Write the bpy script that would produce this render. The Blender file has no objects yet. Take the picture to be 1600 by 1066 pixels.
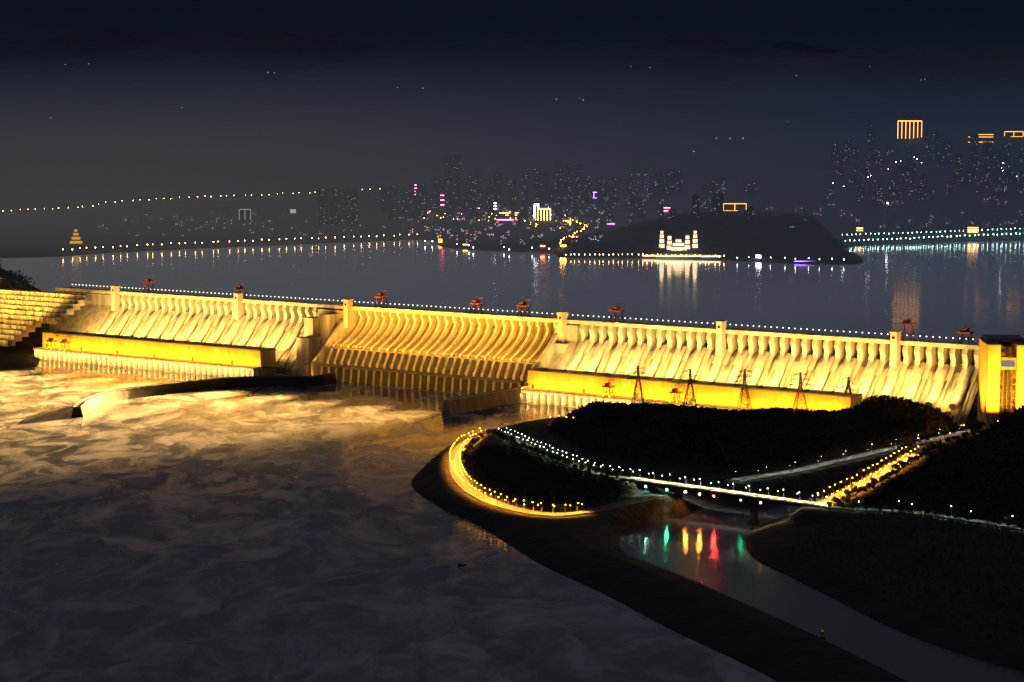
import bpy, math, random
import numpy as np
from mathutils import Vector, Matrix
random.seed(7); rng=np.random.default_rng(7)
scene=bpy.context.scene
COL=scene.collection
# ------------------------------------------------------------ camera model
F=3000.0; CAMZ=395.0
PITCH=math.atan(303/3000)
FW=Vector((0,math.cos(PITCH),-math.sin(PITCH))); UP=Vector((0,math.sin(PITCH),math.cos(PITCH))); RT=Vector((1,0,0))
def ray(px,py): return RT*((px-800)/F)+UP*(-(py-533)/F)+FW
def W(px,py,z=0.0):
    d=ray(px,py); t=(z-CAMZ)/d.z
    return Vector((d.x*t,d.y*t,z))
cam_d=bpy.data.cameras.new('camera'); cam=bpy.data.objects.new('camera',cam_d); COL.objects.link(cam)
cam.location=(0,0,CAMZ); cam.rotation_euler=(math.pi/2-PITCH,0,0)
cam_d.sensor_width=36; cam_d.lens=36*F/1600; cam_d.clip_start=5; cam_d.clip_end=60000
scene.camera=cam
# ------------------------------------------------------------ dam frame
D0=W(105,450,119); D1=W(1540,540,119)
DL=(Vector((D1.x-D0.x,D1.y-D0.y))).length
ux,uy=(D1.x-D0.x)/DL,(D1.y-D0.y)/DL
ANG=math.atan2(uy,ux)
def D(s,v,z=0.0): return Vector((D0.x+ux*s+uy*v, D0.y+uy*s-ux*v, z))   # v = downstream
def spx(px):
    lo,hi=-500,3000
    for _ in range(40):
        m=(lo+hi)/2; p=D(m,0,119)-Vector((0,0,CAMZ)); q=p.dot(RT)/p.dot(FW)*F+800
        if q<px: lo=m
        else: hi=m
    return lo
# ------------------------------------------------------------ materials
def nodes(name):
    m=bpy.data.materials.new(name); m.use_nodes=True; n=m.node_tree.nodes; l=m.node_tree.links
    return m,n,l,n['Principled BSDF'],n['Material Output']
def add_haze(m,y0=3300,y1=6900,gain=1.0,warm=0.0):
    # night mist painted on: faint emission by position added to the surface, no scattering
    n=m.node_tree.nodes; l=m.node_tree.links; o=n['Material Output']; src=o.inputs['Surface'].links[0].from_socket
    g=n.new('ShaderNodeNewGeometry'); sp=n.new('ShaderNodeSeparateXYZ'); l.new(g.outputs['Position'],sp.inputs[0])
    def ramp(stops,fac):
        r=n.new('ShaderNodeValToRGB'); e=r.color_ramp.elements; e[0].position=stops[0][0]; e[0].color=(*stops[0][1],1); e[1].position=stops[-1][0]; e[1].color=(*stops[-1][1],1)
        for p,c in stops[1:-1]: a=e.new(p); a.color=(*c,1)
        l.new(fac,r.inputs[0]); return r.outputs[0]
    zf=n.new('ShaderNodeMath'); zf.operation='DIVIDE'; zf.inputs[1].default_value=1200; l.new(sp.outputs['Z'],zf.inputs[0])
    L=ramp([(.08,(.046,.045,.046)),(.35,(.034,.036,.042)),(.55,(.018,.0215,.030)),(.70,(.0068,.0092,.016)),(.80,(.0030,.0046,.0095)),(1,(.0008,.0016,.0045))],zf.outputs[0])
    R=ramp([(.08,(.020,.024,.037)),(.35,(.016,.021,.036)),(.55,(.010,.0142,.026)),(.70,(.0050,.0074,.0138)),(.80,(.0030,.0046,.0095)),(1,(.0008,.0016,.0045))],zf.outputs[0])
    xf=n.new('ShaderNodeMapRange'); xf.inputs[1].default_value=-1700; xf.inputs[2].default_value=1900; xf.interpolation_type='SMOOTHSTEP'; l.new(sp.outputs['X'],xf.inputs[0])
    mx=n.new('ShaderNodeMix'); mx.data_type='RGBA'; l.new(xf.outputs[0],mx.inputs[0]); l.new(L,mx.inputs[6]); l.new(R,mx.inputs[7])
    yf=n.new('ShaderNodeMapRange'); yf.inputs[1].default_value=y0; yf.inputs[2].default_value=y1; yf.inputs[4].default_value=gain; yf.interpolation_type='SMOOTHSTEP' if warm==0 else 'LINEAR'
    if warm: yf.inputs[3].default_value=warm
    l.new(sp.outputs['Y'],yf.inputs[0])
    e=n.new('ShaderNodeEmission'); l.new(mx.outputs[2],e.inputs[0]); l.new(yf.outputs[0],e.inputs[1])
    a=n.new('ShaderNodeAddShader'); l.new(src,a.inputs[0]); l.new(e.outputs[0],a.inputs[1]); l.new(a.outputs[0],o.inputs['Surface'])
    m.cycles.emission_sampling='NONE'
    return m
def mat(name,c1,c2=None,rough=.8,scale=.05,stretch=(1,1,1),bump=0.0,metal=0.0,detail=6,bscale=None):
    m,n,l,b,o=nodes(name)
    b.inputs['Roughness'].default_value=rough; b.inputs['Metallic'].default_value=metal
    if c2 is None: c2=tuple(x*.65 for x in c1)
    tc=n.new('ShaderNodeTexCoord'); mp=n.new('ShaderNodeMapping'); mp.inputs['Scale'].default_value=stretch
    l.new(tc.outputs['Object'],mp.inputs['Vector'])
    no=n.new('ShaderNodeTexNoise'); no.inputs['Scale'].default_value=scale; no.inputs['Detail'].default_value=detail
    l.new(mp.outputs[0],no.inputs['Vector'])
    r=n.new('ShaderNodeValToRGB'); r.color_ramp.elements[0].position=.35; r.color_ramp.elements[1].position=.65
    r.color_ramp.elements[0].color=(*c2,1); r.color_ramp.elements[1].color=(*c1,1)
    l.new(no.outputs['Fac'],r.inputs[0]); l.new(r.outputs[0],b.inputs['Base Color'])
    if bump:
        bn=n.new('ShaderNodeBump'); bn.inputs['Strength'].default_value=.6; bn.inputs['Distance'].default_value=bump
        n2=n.new('ShaderNodeTexNoise'); n2.inputs['Scale'].default_value=bscale or scale*4; n2.inputs['Detail'].default_value=5
        l.new(tc.outputs['Object'],n2.inputs['Vector']); l.new(n2.outputs['Fac'],bn.inputs['Height']); l.new(bn.outputs[0],b.inputs['Normal'])
    return m
def emi(name,c,s,sample=True):
    m,n,l,b,o=nodes(name); n.remove(b)
    e=n.new('ShaderNodeEmission'); e.inputs[0].default_value=(*c,1); e.inputs[1].default_value=s
    l.new(e.outputs[0],o.inputs[0])
    if not sample: m.cycles.emission_sampling='NONE'
    return m
M={}
M['concrete']=mat('concrete',(.50,.46,.38),(.27,.25,.20),.85,.12,(1,1,.12),.5,bscale=.4)
M['concrete_pier']=mat('concrete_pier',(.58,.54,.45),(.36,.33,.27),.85,.12,(1,1,.15),.3,bscale=.4)
M['slope']=mat('concrete_slope',(.50,.44,.32),(.09,.08,.06),.85,.2,(1,.12,.1),.8,bscale=.3)
M['spill']=mat('spillway_concrete',(.24,.19,.12),(.10,.08,.055),.85,.2,(1,.12,.1),.8,bscale=.3)
M['gate']=mat('dark_steel',(.04,.04,.04),(.025,.025,.025),.6,.3)  # steel for doors and housings, also the painted shade between dam piers
M['dark_concrete']=mat('dark_concrete',(.20,.19,.17),(.10,.10,.09),.9,.1,(1,1,.2),.4)
M['pier_concrete']=mat('bridge_pier_concrete',(.09,.09,.085),(.05,.05,.05),.9,.1,(1,1,.2),.4)
M['wall']=mat('training_wall_concrete',(.022,.021,.02),(.014,.014,.013),.9,.05,(1,1,.3),.5)
M['ochre']=mat('powerhouse_wall',(.62,.50,.20),(.42,.32,.11),.8,.05,(1,1,.1),.1)
M['roof']=mat('roof',(.22,.21,.2),(.15,.15,.15),.8,.05)
M['steel']=mat('steel',(.24,.24,.24),(.16,.16,.16),.5,.3)
M['pylon']=mat('galvanised_steel',(.07,.065,.06),(.045,.04,.04),.7,.3)
M['red']=mat('red_paint',(.17,.03,.02),(.11,.02,.015),.8,.4)
M['orange']=mat('orange_paint',(.28,.07,.015),(.2,.05,.015),.6,.4)
M['asphalt']=mat('asphalt',(.09,.09,.085),(.06,.06,.06),.9,.2)
M['paint']=mat('road_paint',(.75,.75,.72),(.6,.6,.58),.7,.3)
M['kerb']=mat('kerb_stone',(.20,.19,.18),(.15,.15,.14),.9,.3)
M['leaf']=mat('foliage',(.055,.085,.03),(.02,.035,.014),.8,.15)
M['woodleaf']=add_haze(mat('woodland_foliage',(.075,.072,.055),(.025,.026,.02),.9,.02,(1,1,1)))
M['bark']=mat('bark',(.10,.08,.06),(.06,.05,.04),.9,.5)
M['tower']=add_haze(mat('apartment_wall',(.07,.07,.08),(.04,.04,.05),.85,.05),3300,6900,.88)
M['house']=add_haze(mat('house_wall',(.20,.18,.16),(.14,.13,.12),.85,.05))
M['glass']=mat('dark_glass',(.03,.04,.05),(.02,.03,.04),.15,.1)
M['lampC']=emi('lamp_crest',(1,.90,.62),7)
M['lampO']=emi('lamp_orange',(1,.40,.03),30)
M['lampR']=emi('lamp_road_white',(.92,1,.74),26)
M['farW']=emi('far_lamp_warm',(1,.54,.18),42)
M['farG']=emi('far_lamp_green_white',(.48,1,.78),36)
M['farO']=emi('far_lamp_gold',(1,.46,.06),34)
M['win']=[emi('window_warm',(1,.72,.35),.6,False),emi('window_white',(.85,.92,1),.5,False),emi('window_gold',(1,.55,.12),1.3,False),emi('window_blue',(.4,.55,1),1.1,False),emi('window_dim',(.9,.85,.7),.2,False),emi('window_pink',(1,.25,.5),1.2,False)]
M['gold']=emi('gold_outline',(1,.46,.06),3.2)
M['goldB']=emi('gold_facade',(1,.50,.10),10)
M['pink']=emi('pink_sign',(1,.12,.28),20)
M['magenta']=emi('magenta_sign',(.8,.12,.7),10)
M['purple']=emi('purple_sign',(.35,.15,1),9)
M['redE']=emi('red_sign',(1,.06,.04),30)
M['whiteE']=emi('white_sign',(.8,.9,1),40)
M['green']=emi('green_signal',(.05,1,.40),900)
M['teal']=emi('teal_signal',(.45,1,.85),900)
M['redS']=emi('red_signal',(1,.03,.02),3000)
M['warmS']=emi('warm_signal',(1,.34,.03),2300)
def terrain_mat():
    m,n,l,b,o=nodes('terrain_ground'); b.inputs['Roughness'].default_value=.95
    g=n.new('ShaderNodeNewGeometry'); sp=n.new('ShaderNodeSeparateXYZ'); l.new(g.outputs['Position'],sp.inputs[0])
    no=n.new('ShaderNodeTexNoise'); no.inputs['Scale'].default_value=.03; no.inputs['Detail'].default_value=8; l.new(g.outputs['Position'],no.inputs['Vector'])
    r=n.new('ShaderNodeValToRGB'); r.color_ramp.elements[0].color=(.012,.015,.011,1); r.color_ramp.elements[1].color=(.035,.035,.026,1)
    r.color_ramp.elements[0].position=.35; r.color_ramp.elements[1].position=.7
    l.new(no.outputs['Fac'],r.inputs[0])
    r2=n.new('ShaderNodeValToRGB'); r2.color_ramp.elements[0].color=(.010,.011,.011,1); r2.color_ramp.elements[1].color=(.034,.034,.033,1)
    r2.color_ramp.elements[0].position=.35; r2.color_ramp.elements[1].position=.7; l.new(no.outputs['Fac'],r2.inputs[0])
    mr=n.new('ShaderNodeMapRange'); mr.inputs[1].default_value=9; mr.inputs[2].default_value=13; l.new(sp.outputs['Z'],mr.inputs[0])
    mx=n.new('ShaderNodeMix'); mx.data_type='RGBA'; l.new(mr.outputs[0],mx.inputs[0]); l.new(r2.outputs[0],mx.inputs[6]); l.new(r.outputs[0],mx.inputs[7])
    l.new(mx.outputs[2],b.inputs['Base Color'])
    bn=n.new('ShaderNodeBump'); bn.inputs['Distance'].default_value=3; n2=n.new('ShaderNodeTexNoise'); n2.inputs['Scale'].default_value=.12; n2.inputs['Detail'].default_value=6
    l.new(g.outputs['Position'],n2.inputs['Vector']); l.new(n2.outputs['Fac'],bn.inputs['Height']); l.new(bn.outputs[0],b.inputs['Normal'])
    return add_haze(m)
def water_mat(name,base,r0,r1,scale,bumpd,bscale,foam=0.0,warp=.9,st=(1,.55,1),f0=.45,f1=.68,det=8,rg=.55):
    m,n,l,b,o=nodes(name)
    g=n.new('ShaderNodeNewGeometry')
    mp=n.new('ShaderNodeMapping'); mp.inputs['Scale'].default_value=st; mp.inputs['Rotation'].default_value=(0,0,.35); l.new(g.outputs['Position'],mp.inputs['Vector'])
    wn=n.new('ShaderNodeTexNoise'); wn.inputs['Scale'].default_value=scale*.35; wn.inputs['Detail'].default_value=3; l.new(mp.outputs[0],wn.inputs['Vector'])
    sc=n.new('ShaderNodeVectorMath'); sc.operation='SCALE'; sc.inputs['Scale'].default_value=warp/scale; l.new(wn.outputs['Color'],sc.inputs[0])
    ad=n.new('ShaderNodeVectorMath'); ad.operation='ADD'; l.new(mp.outputs[0],ad.inputs[0]); l.new(sc.outputs[0],ad.inputs[1])
    no=n.new('ShaderNodeTexNoise'); no.inputs['Scale'].default_value=scale; no.inputs['Detail'].default_value=det; no.inputs['Roughness'].default_value=rg; no.inputs['Distortion'].default_value=.6; l.new(ad.outputs[0],no.inputs['Vector'])
    mr=n.new('ShaderNodeMapRange'); mr.inputs[1].default_value=.32; mr.inputs[2].default_value=.68; mr.inputs[3].default_value=r0; mr.inputs[4].default_value=r1; mr.interpolation_type='SMOOTHSTEP'
    l.new(no.outputs['Fac'],mr.inputs[0]); l.new(mr.outputs[0],b.inputs['Roughness'])
    b.inputs['IOR'].default_value=1.36
    cm=n.new('ShaderNodeValToRGB'); cm.color_ramp.interpolation='EASE'; cm.color_ramp.elements[0].position=f0; cm.color_ramp.elements[1].position=f1
    cm.color_ramp.elements[0].color=(*base,1); cm.color_ramp.elements[1].color=(base[0]+foam,base[1]+foam*.97,base[2]+foam*.93,1)
    l.new(no.outputs['Fac'],cm.inputs[0]); l.new(cm.outputs[0],b.inputs['Base Color'])
    bn=n.new('ShaderNodeBump'); bn.inputs['Strength'].default_value=1; bn.inputs['Distance'].default_value=bumpd
    n2=n.new('ShaderNodeTexNoise'); n2.inputs['Scale'].default_value=bscale; n2.inputs['Detail'].default_value=3; l.new(ad.outputs[0],n2.inputs['Vector'])
    l.new(n2.outputs['Fac'],bn.inputs['Height']); l.new(bn.outputs[0],b.inputs['Normal'])
    return m
M['river']=water_mat('river_water',(.07,.072,.082),.12,.24,.024,.5,.04,.34,3.0,(1,.55,1),.36,.70,10,.62)
M['channel']=water_mat('channel_water',(.045,.052,.066),.15,.19,.01,.02,.05,.02)
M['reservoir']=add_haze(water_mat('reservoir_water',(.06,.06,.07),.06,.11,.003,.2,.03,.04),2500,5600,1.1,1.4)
# ------------------------------------------------------------ mesh builder
class MB:
    def __init__(s): s.v=[]; s.f=[]; s.m=[]
    def add(s,vs,fs,mi=0):
        k=len(s.v); s.v+= [tuple(x) for x in vs]; s.f+=[tuple(i+k for i in f) for f in fs]; s.m+=[mi]*len(fs)
    def box(s,x0,x1,y0,y1,z0,z1,mi=0):
        s.add([(x0,y0,z0),(x1,y0,z0),(x1,y1,z0),(x0,y1,z0),(x0,y0,z1),(x1,y0,z1),(x1,y1,z1),(x0,y1,z1)],
              [(3,2,1,0),(4,5,6,7),(0,1,5,4),(1,2,6,5),(2,3,7,6),(3,0,4,7)],mi)
    def prism(s,prof,x0,x1,mi=0):          # profile in (y,z) extruded along x
        n=len(prof)
        s.add([(x0,y,z) for y,z in prof]+[(x1,y,z) for y,z in prof],
              [tuple(range(n-1,-1,-1)),tuple(range(n,2*n))]+[(i,(i+1)%n,n+(i+1)%n,n+i) for i in range(n)],mi)
    def bar(s,a,b,w,mi=0):
        a=Vector(a); b=Vector(b); d=(b-a); 
        if d.length<1e-6: return
        d.normalize(); p=d.orthogonal().normalized()*w*.5; q=d.cross(p).normalized()*w*.5
        s.add([a+p,a+q,a-p,a-q,b+p,b+q,b-p,b-q],[(3,2,1,0),(4,5,6,7),(0,1,5,4),(1,2,6,5),(2,3,7,6),(3,0,4,7)],mi)
    def tube(s,a,b,r0,r1,n=10,mi=0):
        a=Vector(a); b=Vector(b); d=(b-a).normalized(); p=d.orthogonal().normalized(); q=d.cross(p)
        vs=[a+(p*math.cos(t)+q*math.sin(t))*r0 for t in [2*math.pi*i/n for i in range(n)]]+[b+(p*math.cos(t)+q*math.sin(t))*r1 for t in [2*math.pi*i/n for i in range(n)]]
        s.add(vs,[(i,(i+1)%n,n+(i+1)%n,n+i) for i in range(n)]+[tuple(range(n-1,-1,-1)),tuple(range(n,2*n))],mi)
    def ball(s,c,r,n=8,k=5,mi=0,sz=1.0):
        vs=[(c[0],c[1],c[2]-r*sz)]
        for j in range(1,k):
            ph=-math.pi/2+math.pi*j/k
            for i in range(n):
                t=2*math.pi*i/n; vs.append((c[0]+r*math.cos(ph)*math.cos(t),c[1]+r*math.cos(ph)*math.sin(t),c[2]+r*sz*math.sin(ph)))
        vs.append((c[0],c[1],c[2]+r*sz)); L=len(vs)-1; fs=[]
        for i in range(n): fs.append((0,1+(i+1)%n,1+i)); fs.append((L,L-n+i,L-n+(i+1)%n))
        for j in range(k-2):
            for i in range(n):
                a=1+j*n+i; b=1+j*n+(i+1)%n; fs.append((a,b,b+n,a+n))
        s.add(vs,fs,mi)
    def mesh(s,name,mats):
        me=bpy.data.meshes.new(name); me.from_pydata(s.v,[],s.f)
        for m in (mats if isinstance(mats,(list,tuple)) else [mats]): me.materials.append(m)
        if isinstance(mats,(list,tuple)): me.polygons.foreach_set('material_index',s.m)
        me.update(); return me
    def build(s,name,mats,parent=None,loc=(0,0,0),rz=0):
        return link(name,s.mesh(name,mats),parent,loc,rz)
def link(name,me,parent=None,loc=(0,0,0),rz=0):
    o=bpy.data.objects.new(name,me); COL.objects.link(o); o.location=loc; o.rotation_euler=(0,0,rz)
    if parent: o.parent=parent
    return o
def tag(o,label=None,cat=None,group=None,kind=None):
    if label: o['label']=label
    if cat: o['category']=cat
    if group: o['group']=group
    if kind: o['kind']=kind
    return o
def empty(name,loc,rz=0,label=None,cat=None,group=None):
    o=bpy.data.objects.new(name,None); COL.objects.link(o); o.location=loc; o.rotation_euler=(0,0,rz)
    return tag(o,label,cat,group)
def copy_tree(root,kids,loc,rz=None,scale=None,label=None):
    r=root.copy(); COL.objects.link(r); r.location=loc
    if rz is not None: r.rotation_euler=(0,0,rz)
    if scale: r.scale=scale
    if label: r['label']=label
    for k in kids:
        c=k.copy(); COL.objects.link(c); c.parent=r
    return r
# ------------------------------------------------------------ noise / terrain
def hsh(i,j,seed):
    v=np.sin(i*127.1+j*311.7+seed*74.7)*43758.5453
    return v-np.floor(v)
def vn(x,y,seed=0):
    i=np.floor(x); j=np.floor(y); fx=x-i; fy=y-j; fx=fx*fx*(3-2*fx); fy=fy*fy*(3-2*fy)
    return (hsh(i,j,seed)*(1-fx)+hsh(i+1,j,seed)*fx)*(1-fy)+(hsh(i,j+1,seed)*(1-fx)+hsh(i+1,j+1,seed)*fx)*fy
def fbm(x,y,seed=0,o=5):
    a=.5; t=0
    for k in range(o): t=t+a*vn(x*2**k,y*2**k,seed+k); a*=.5
    return t
def sdf(poly,X,Y):
    d=np.full(X.shape,1e18); ins=np.zeros(X.shape,bool); n=len(poly)
    for i in range(n):
        ax,ay=poly[i][0],poly[i][1]; bx,by=poly[(i+1)%n][0],poly[(i+1)%n][1]
        ex,ey=bx-ax,by-ay; L=ex*ex+ey*ey
        if L<1e-9: continue
        t=np.clip(((X-ax)*ex+(Y-ay)*ey)/L,0,1)
        d=np.minimum(d,(X-ax-t*ex)**2+(Y-ay-t*ey)**2)
        if abs(ey)>1e-12:
            c=((ay>Y)!=(by>Y))&(X<(bx-ax)*(Y-ay)/ey+ax); ins^=c
    d=np.sqrt(d); return np.where(ins,d,-d)
def sm(x,a,b):
    t=np.clip((x-a)/(b-a),0,1); return t*t*(3-2*t)
def catmull(pts,step=12.0):
    out=[]
    P=[Vector(p) for p in pts]; P=[P[0]*2-P[1]]+P+[P[-1]*2-P[-2]]
    for i in range(1,len(P)-2):
        a,b,c,d=P[i-1:i+3]; n=max(2,int((c-b).length/step))
        for k in range(n):
            t=k/n; out.append(.5*((2*b)+(c-a)*t+(2*a-5*b+4*c-d)*t*t+(3*b-a-3*c+d)*t**3))
    out.append(P[-2]); return out
def pix(l,z=0): return [W(a,b,z) for a,b in l]
def spix(l,z=0,step=10): return catmull(pix(l,z),step)
polyA=spix([(925,655),(860,660),(800,668),(745,683),(700,705),(665,728),(643,752),(652,770),(690,793),(740,812),(762,830),(800,855),(850,885),(950,932),(1050,985),(1150,1032),(1215,1066),(1300,1120)])+spix([
 (1520,1120),(1420,1066),(1350,1030),(1250,982),(1150,937),(1050,893),(990,873),(968,852),(972,830),(1000,812),(1060,800),(1130,792),(1230,780),(1450,715),(1535,684)])+[D(1895,110),D(1895,45),D(1752,45),D(1750,150),D(1650,210),D(1500,230)]
polyB=spix([(1600,690),(1590,690),(1500,712),(1450,724),(1260,793),(1200,815),(1172,832),(1165,852),(1180,875),(1230,900),(1300,935),(1400,985),(1500,1022),(1600,1050),(1750,1100)])+[Vector((1500,1350,0)),Vector((9000,1350,0)),Vector((9000,4000,0)),D(2900,-20),D(1888,-20),D(1888,100)]
polyL=pix([(-900,640),(-200,592),(0,580),(58,573)])+[D(93,150),D(93,40),D(0,10),D(-2000,-10),D(-4000,500)]
polyT=pix([(850,672),(900,705),(960,725),(1060,738),(1150,738),(1240,725),(1340,700),(1440,680),(1520,662)],20)+[D(1885,150),D(1770,120),D(1740,190),D(1650,240),D(1500,262),D(1400,265)]
polyT2=pix([(752,697),(800,703),(870,735),(950,758),(1000,768),(960,782),(900,786),(820,785),(765,765),(738,742),(735,715)],18)
polyF=spix([(-700,412),(-300,408),(75,402),(130,398),(300,389),(500,381),(660,375),(690,386),(740,391),(860,396),(880,403),(1000,404),(1130,407),(1200,411),(1330,414),(1348,408),(1340,398),(1312,388),(1400,381),(1600,373),(1900,368)],100,60)+[Vector((9500,6600,0)),Vector((9500,17000,0)),Vector((-9500,17000,0)),Vector((-9500,5200,0))]
# roads (pixel x, pixel y, height)
def rp(l): return [W(a,b,z) for a,b,z in l]
R1=catmull(rp([(775,676,18),(742,686,16),(720,700,15),(711,718,15),(714,740,15),(730,762,15),(757,779,15),(792,792,15),(832,801,15),(872,804,15),(906,801,15),(950,792,16),(1000,780,18),(1035,772,20)]),9)
R2=catmull(rp([(785,680,20),(830,700,23),(880,721,26),(930,738,28),(984,748,29)]),9)
R3=catmull(rp([(1284,790,29),(1320,772,30),(1370,745,33),(1420,715,36),(1447,698,38),(1500,682,42),(1560,668,46)]),9)
R4=catmull(rp([(1290,791,29),(1340,795,29),(1420,800,30),(1500,810,31),(1600,826,32),(1720,848,33)]),9)
R5=catmull(rp([(1150,750,20),(1240,736,20),(1340,713,22),(1440,691,24),(1525,671,26)]),9)
ROADS=[R1,R2,R3,R4,R5]
HC=W(1790,705,30); HL=Vector((-1150,3900,0)); HM=W(1120,392,110); HR=Vector((1900,7900,0))
def uv(X,Y):
    x=X-D0.x; y=Y-D0.y
    return x*ux+y*uy, x*uy-y*ux
def H(X,Y):
    S,V=uv(X,Y)
    h=np.where(V>20,-10.0,60.0)
    nz=fbm(X/60,Y/60,3)-.5
    dA=sdf(polyA,X,Y); dT=sdf(polyT,X,Y); dT2=sdf(polyT2,X,Y)
    hA=np.clip(dA*.42,-10,11)+sm(dA,25,60)*4+np.where(dT>-30,sm(dT,-25,30)*10+np.clip(dT*.16,0,22)+nz*sm(dT,0,60)*14,0)+sm(dT2,-10,30)*4
    hA=hA+sm(S,1600,1850)*sm(dA,30,120)*6+sm(S,1725,1800)*np.exp(-((V-115)/75)**2)*30*sm(dA,0,40)
    h=np.where(dA>-22,np.maximum(h,hA),h)
    dB=sdf(polyB,X,Y)
    hc=95*np.exp(-(((X-HC.x)/330)**2+((Y-HC.y)/420)**2))
    hB=np.clip(dB*.4,-10,12)+sm(dB,40,130)*14+sm(dB,20,200)*hc+nz*sm(dB,20,80)*9
    hB=hB+sm(S,1885,1990)*np.exp(-(V/70)**2)*75*sm(dB,0,80)
    h=np.where(dB>-22,np.maximum(h,hB),h)
    dLk=sdf(polyL,X,Y)
    hL=np.clip(dLk*.4,-10,12)+sm(dLk,60,300)*14+sm(V,200,20)*sm(S,60,-40)*78
    h=np.where(dLk>-22,np.maximum(h,hL),h)
    h=np.maximum(h,60+125*np.exp(-(((X-HL.x)/170)**2+((Y-HL.y)/220)**2)) + np.where(V<0,nz*12,0)-(V>20)*70)
    dF=sdf(polyF,X,Y)
    k=sm(dF,150,1600)
    hF=100+np.clip(dF*.12,-40,6)+k*42+k*(fbm(X/500,Y/500,9)-.45)*50
    hF=hF+94*np.exp(-(((X-HM.x-20)/350)**2+((Y-HM.y-190)/200)**2))*sm(dF,0,90)
    hF=hF+38*np.exp(-(((X-HM.x-330)/180)**2+((Y-HM.y-150)/160)**2))*sm(dF,0,90)
    hF=hF+275*np.exp(-(((X-HR.x)/900)**2+((Y-HR.y)/1000)**2))
    hF=hF+90*np.exp(-(((X-1050)/500)**2+((Y-7000)/400)**2))
    mt=sm(Y,7200,12500)
    rid=1-np.abs(2*fbm(X/2600,Y/2600,21)-1)
    hF=hF+mt*(420+520*rid+(fbm(X/700,Y/700,5)-.5)*330)
    h=np.where(dF>-300,np.maximum(h,hF),h)
    return h
def grow(a,b,st,g,mx):
    o=[a]; s=st
    while (o[-1]<b) if b>a else (o[-1]>b):
        o.append(o[-1]+(s if b>a else -s)); s=min(s*g,mx)
    return o[1:]
gx=np.array(grow(-1000,-9400,8,1.07,150)[::-1]+list(np.arange(-1000,1300,7.0))+grow(1293,9400,8,1.07,150))
gy=np.array(list(np.arange(900,3300,8.0))+grow(3292,16500,12,1.02,110))
GX,GY=np.meshgrid(gx,gy)
GZ=H(GX.ravel(),GY.ravel()).reshape(GX.shape)
for R in ROADS:
    pts=np.array([[p.x,p.y,p.z] for p in R])
    x0,x1=pts[:,0].min()-60,pts[:,0].max()+60; y0,y1=pts[:,1].min()-60,pts[:,1].max()+60
    ii=np.where((GX>x0)&(GX<x1)&(GY>y0)&(GY<y1))
    X=GX[ii]; Y=GY[ii]; bd=np.full(X.shape,1e9); bz=np.zeros(X.shape)
    for a,b in zip(pts[:-1],pts[1:]):
        e=b-a; L=e[0]**2+e[1]**2; t=np.clip(((X-a[0])*e[0]+(Y-a[1])*e[1])/L,0,1)
        dd=np.hypot(X-a[0]-t*e[0],Y-a[1]-t*e[1]); zz=a[2]+t*e[2]; k=dd<bd; bd=np.where(k,dd,bd); bz=np.where(k,zz,bz)
    w=1-sm(bd,13,42)
    GZ[ii]=np.where(GZ[ii]>-5,GZ[ii]*(1-w)+(bz-1.2)*w,GZ[ii])
def ground(x,y):
    i=int(np.clip(np.searchsorted(gx,x)-1,0,len(gx)-2)); j=int(np.clip(np.searchsorted(gy,y)-1,0,len(gy)-2))
    fx=min(max((x-gx[i])/(gx[i+1]-gx[i]),0),1); fy=min(max((y-gy[j])/(gy[j+1]-gy[j]),0),1)
    return float((GZ[j,i]*(1-fx)+GZ[j,i+1]*fx)*(1-fy)+(GZ[j+1,i]*(1-fx)+GZ[j+1,i+1]*fx)*fy)
def hit(px,py,tmin=1300,tmax=16000):
    d=ray(px,py); t=tmin; st=12
    while t<tmax:
        x,y,z=d.x*t,d.y*t,CAMZ+d.z*t
        if y>16000: break
        if z<=max(ground(x,y),100 if t>4200 else -99):
            return Vector((x,y,ground(x,y))),t
        t+=st
    return None,None
ny,nx=GX.shape
verts=np.stack([GX.ravel(),GY.ravel(),GZ.ravel()],1)
idx=np.arange(ny*nx).reshape(ny,nx)
quads=np.stack([idx[:-1,:-1].ravel(),idx[:-1,1:].ravel(),idx[1:,1:].ravel(),idx[1:,:-1].ravel()],1)
def np_mesh(name,v,q,m):
    me=bpy.data.meshes.new(name); me.vertices.add(len(v)); me.vertices.foreach_set('co',np.asarray(v,dtype=np.float32).ravel())
    me.loops.add(len(q)*q.shape[1]); me.loops.foreach_set('vertex_index',np.asarray(q,dtype=np.int32).ravel())
    me.polygons.add(len(q)); me.polygons.foreach_set('loop_start',np.arange(len(q),dtype=np.int32)*q.shape[1])
    me.materials.append(m); me.update(calc_edges=True); return me
tm=np_mesh('terrain',verts,quads,terrain_mat()); tm.shade_smooth()
tag(link('terrain',tm),kind='structure')
mb=MB(); a=D(-3000,22); b=D(4500,22); mb.add([(-6000,300,0),(b.x,300,0),(b.x,b.y,0),(a.x,a.y,0),(-6000,a.y,0)],[(0,1,2,3,4)])
o=mb.build('river',M['river']); tag(o,kind='structure')
chp=pix([(955,880),(935,845),(960,800),(1060,770),(1240,745),(1450,690),(1545,665),(1600,690),(1500,740),(1290,815),(1290,890),(1800,1090),(1700,1200),(1480,1130),(1200,985)],.01)
mb=MB(); mb.add([(p.x,p.y,.02) for p in chp],[tuple(range(len(chp)-1,-1,-1))]); o=mb.build('channel_water',M['channel']); tag(o,kind='structure')
mb=MB(); a=D(-7000,-4); b=D(8000,-4); mb.add([(a.x,a.y,100),(b.x,b.y,100),(9000,9000,100),(-9000,9000,100)],[(0,1,2,3)])
o=mb.build('reservoir',M['reservoir']); tag(o,kind='structure')
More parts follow.
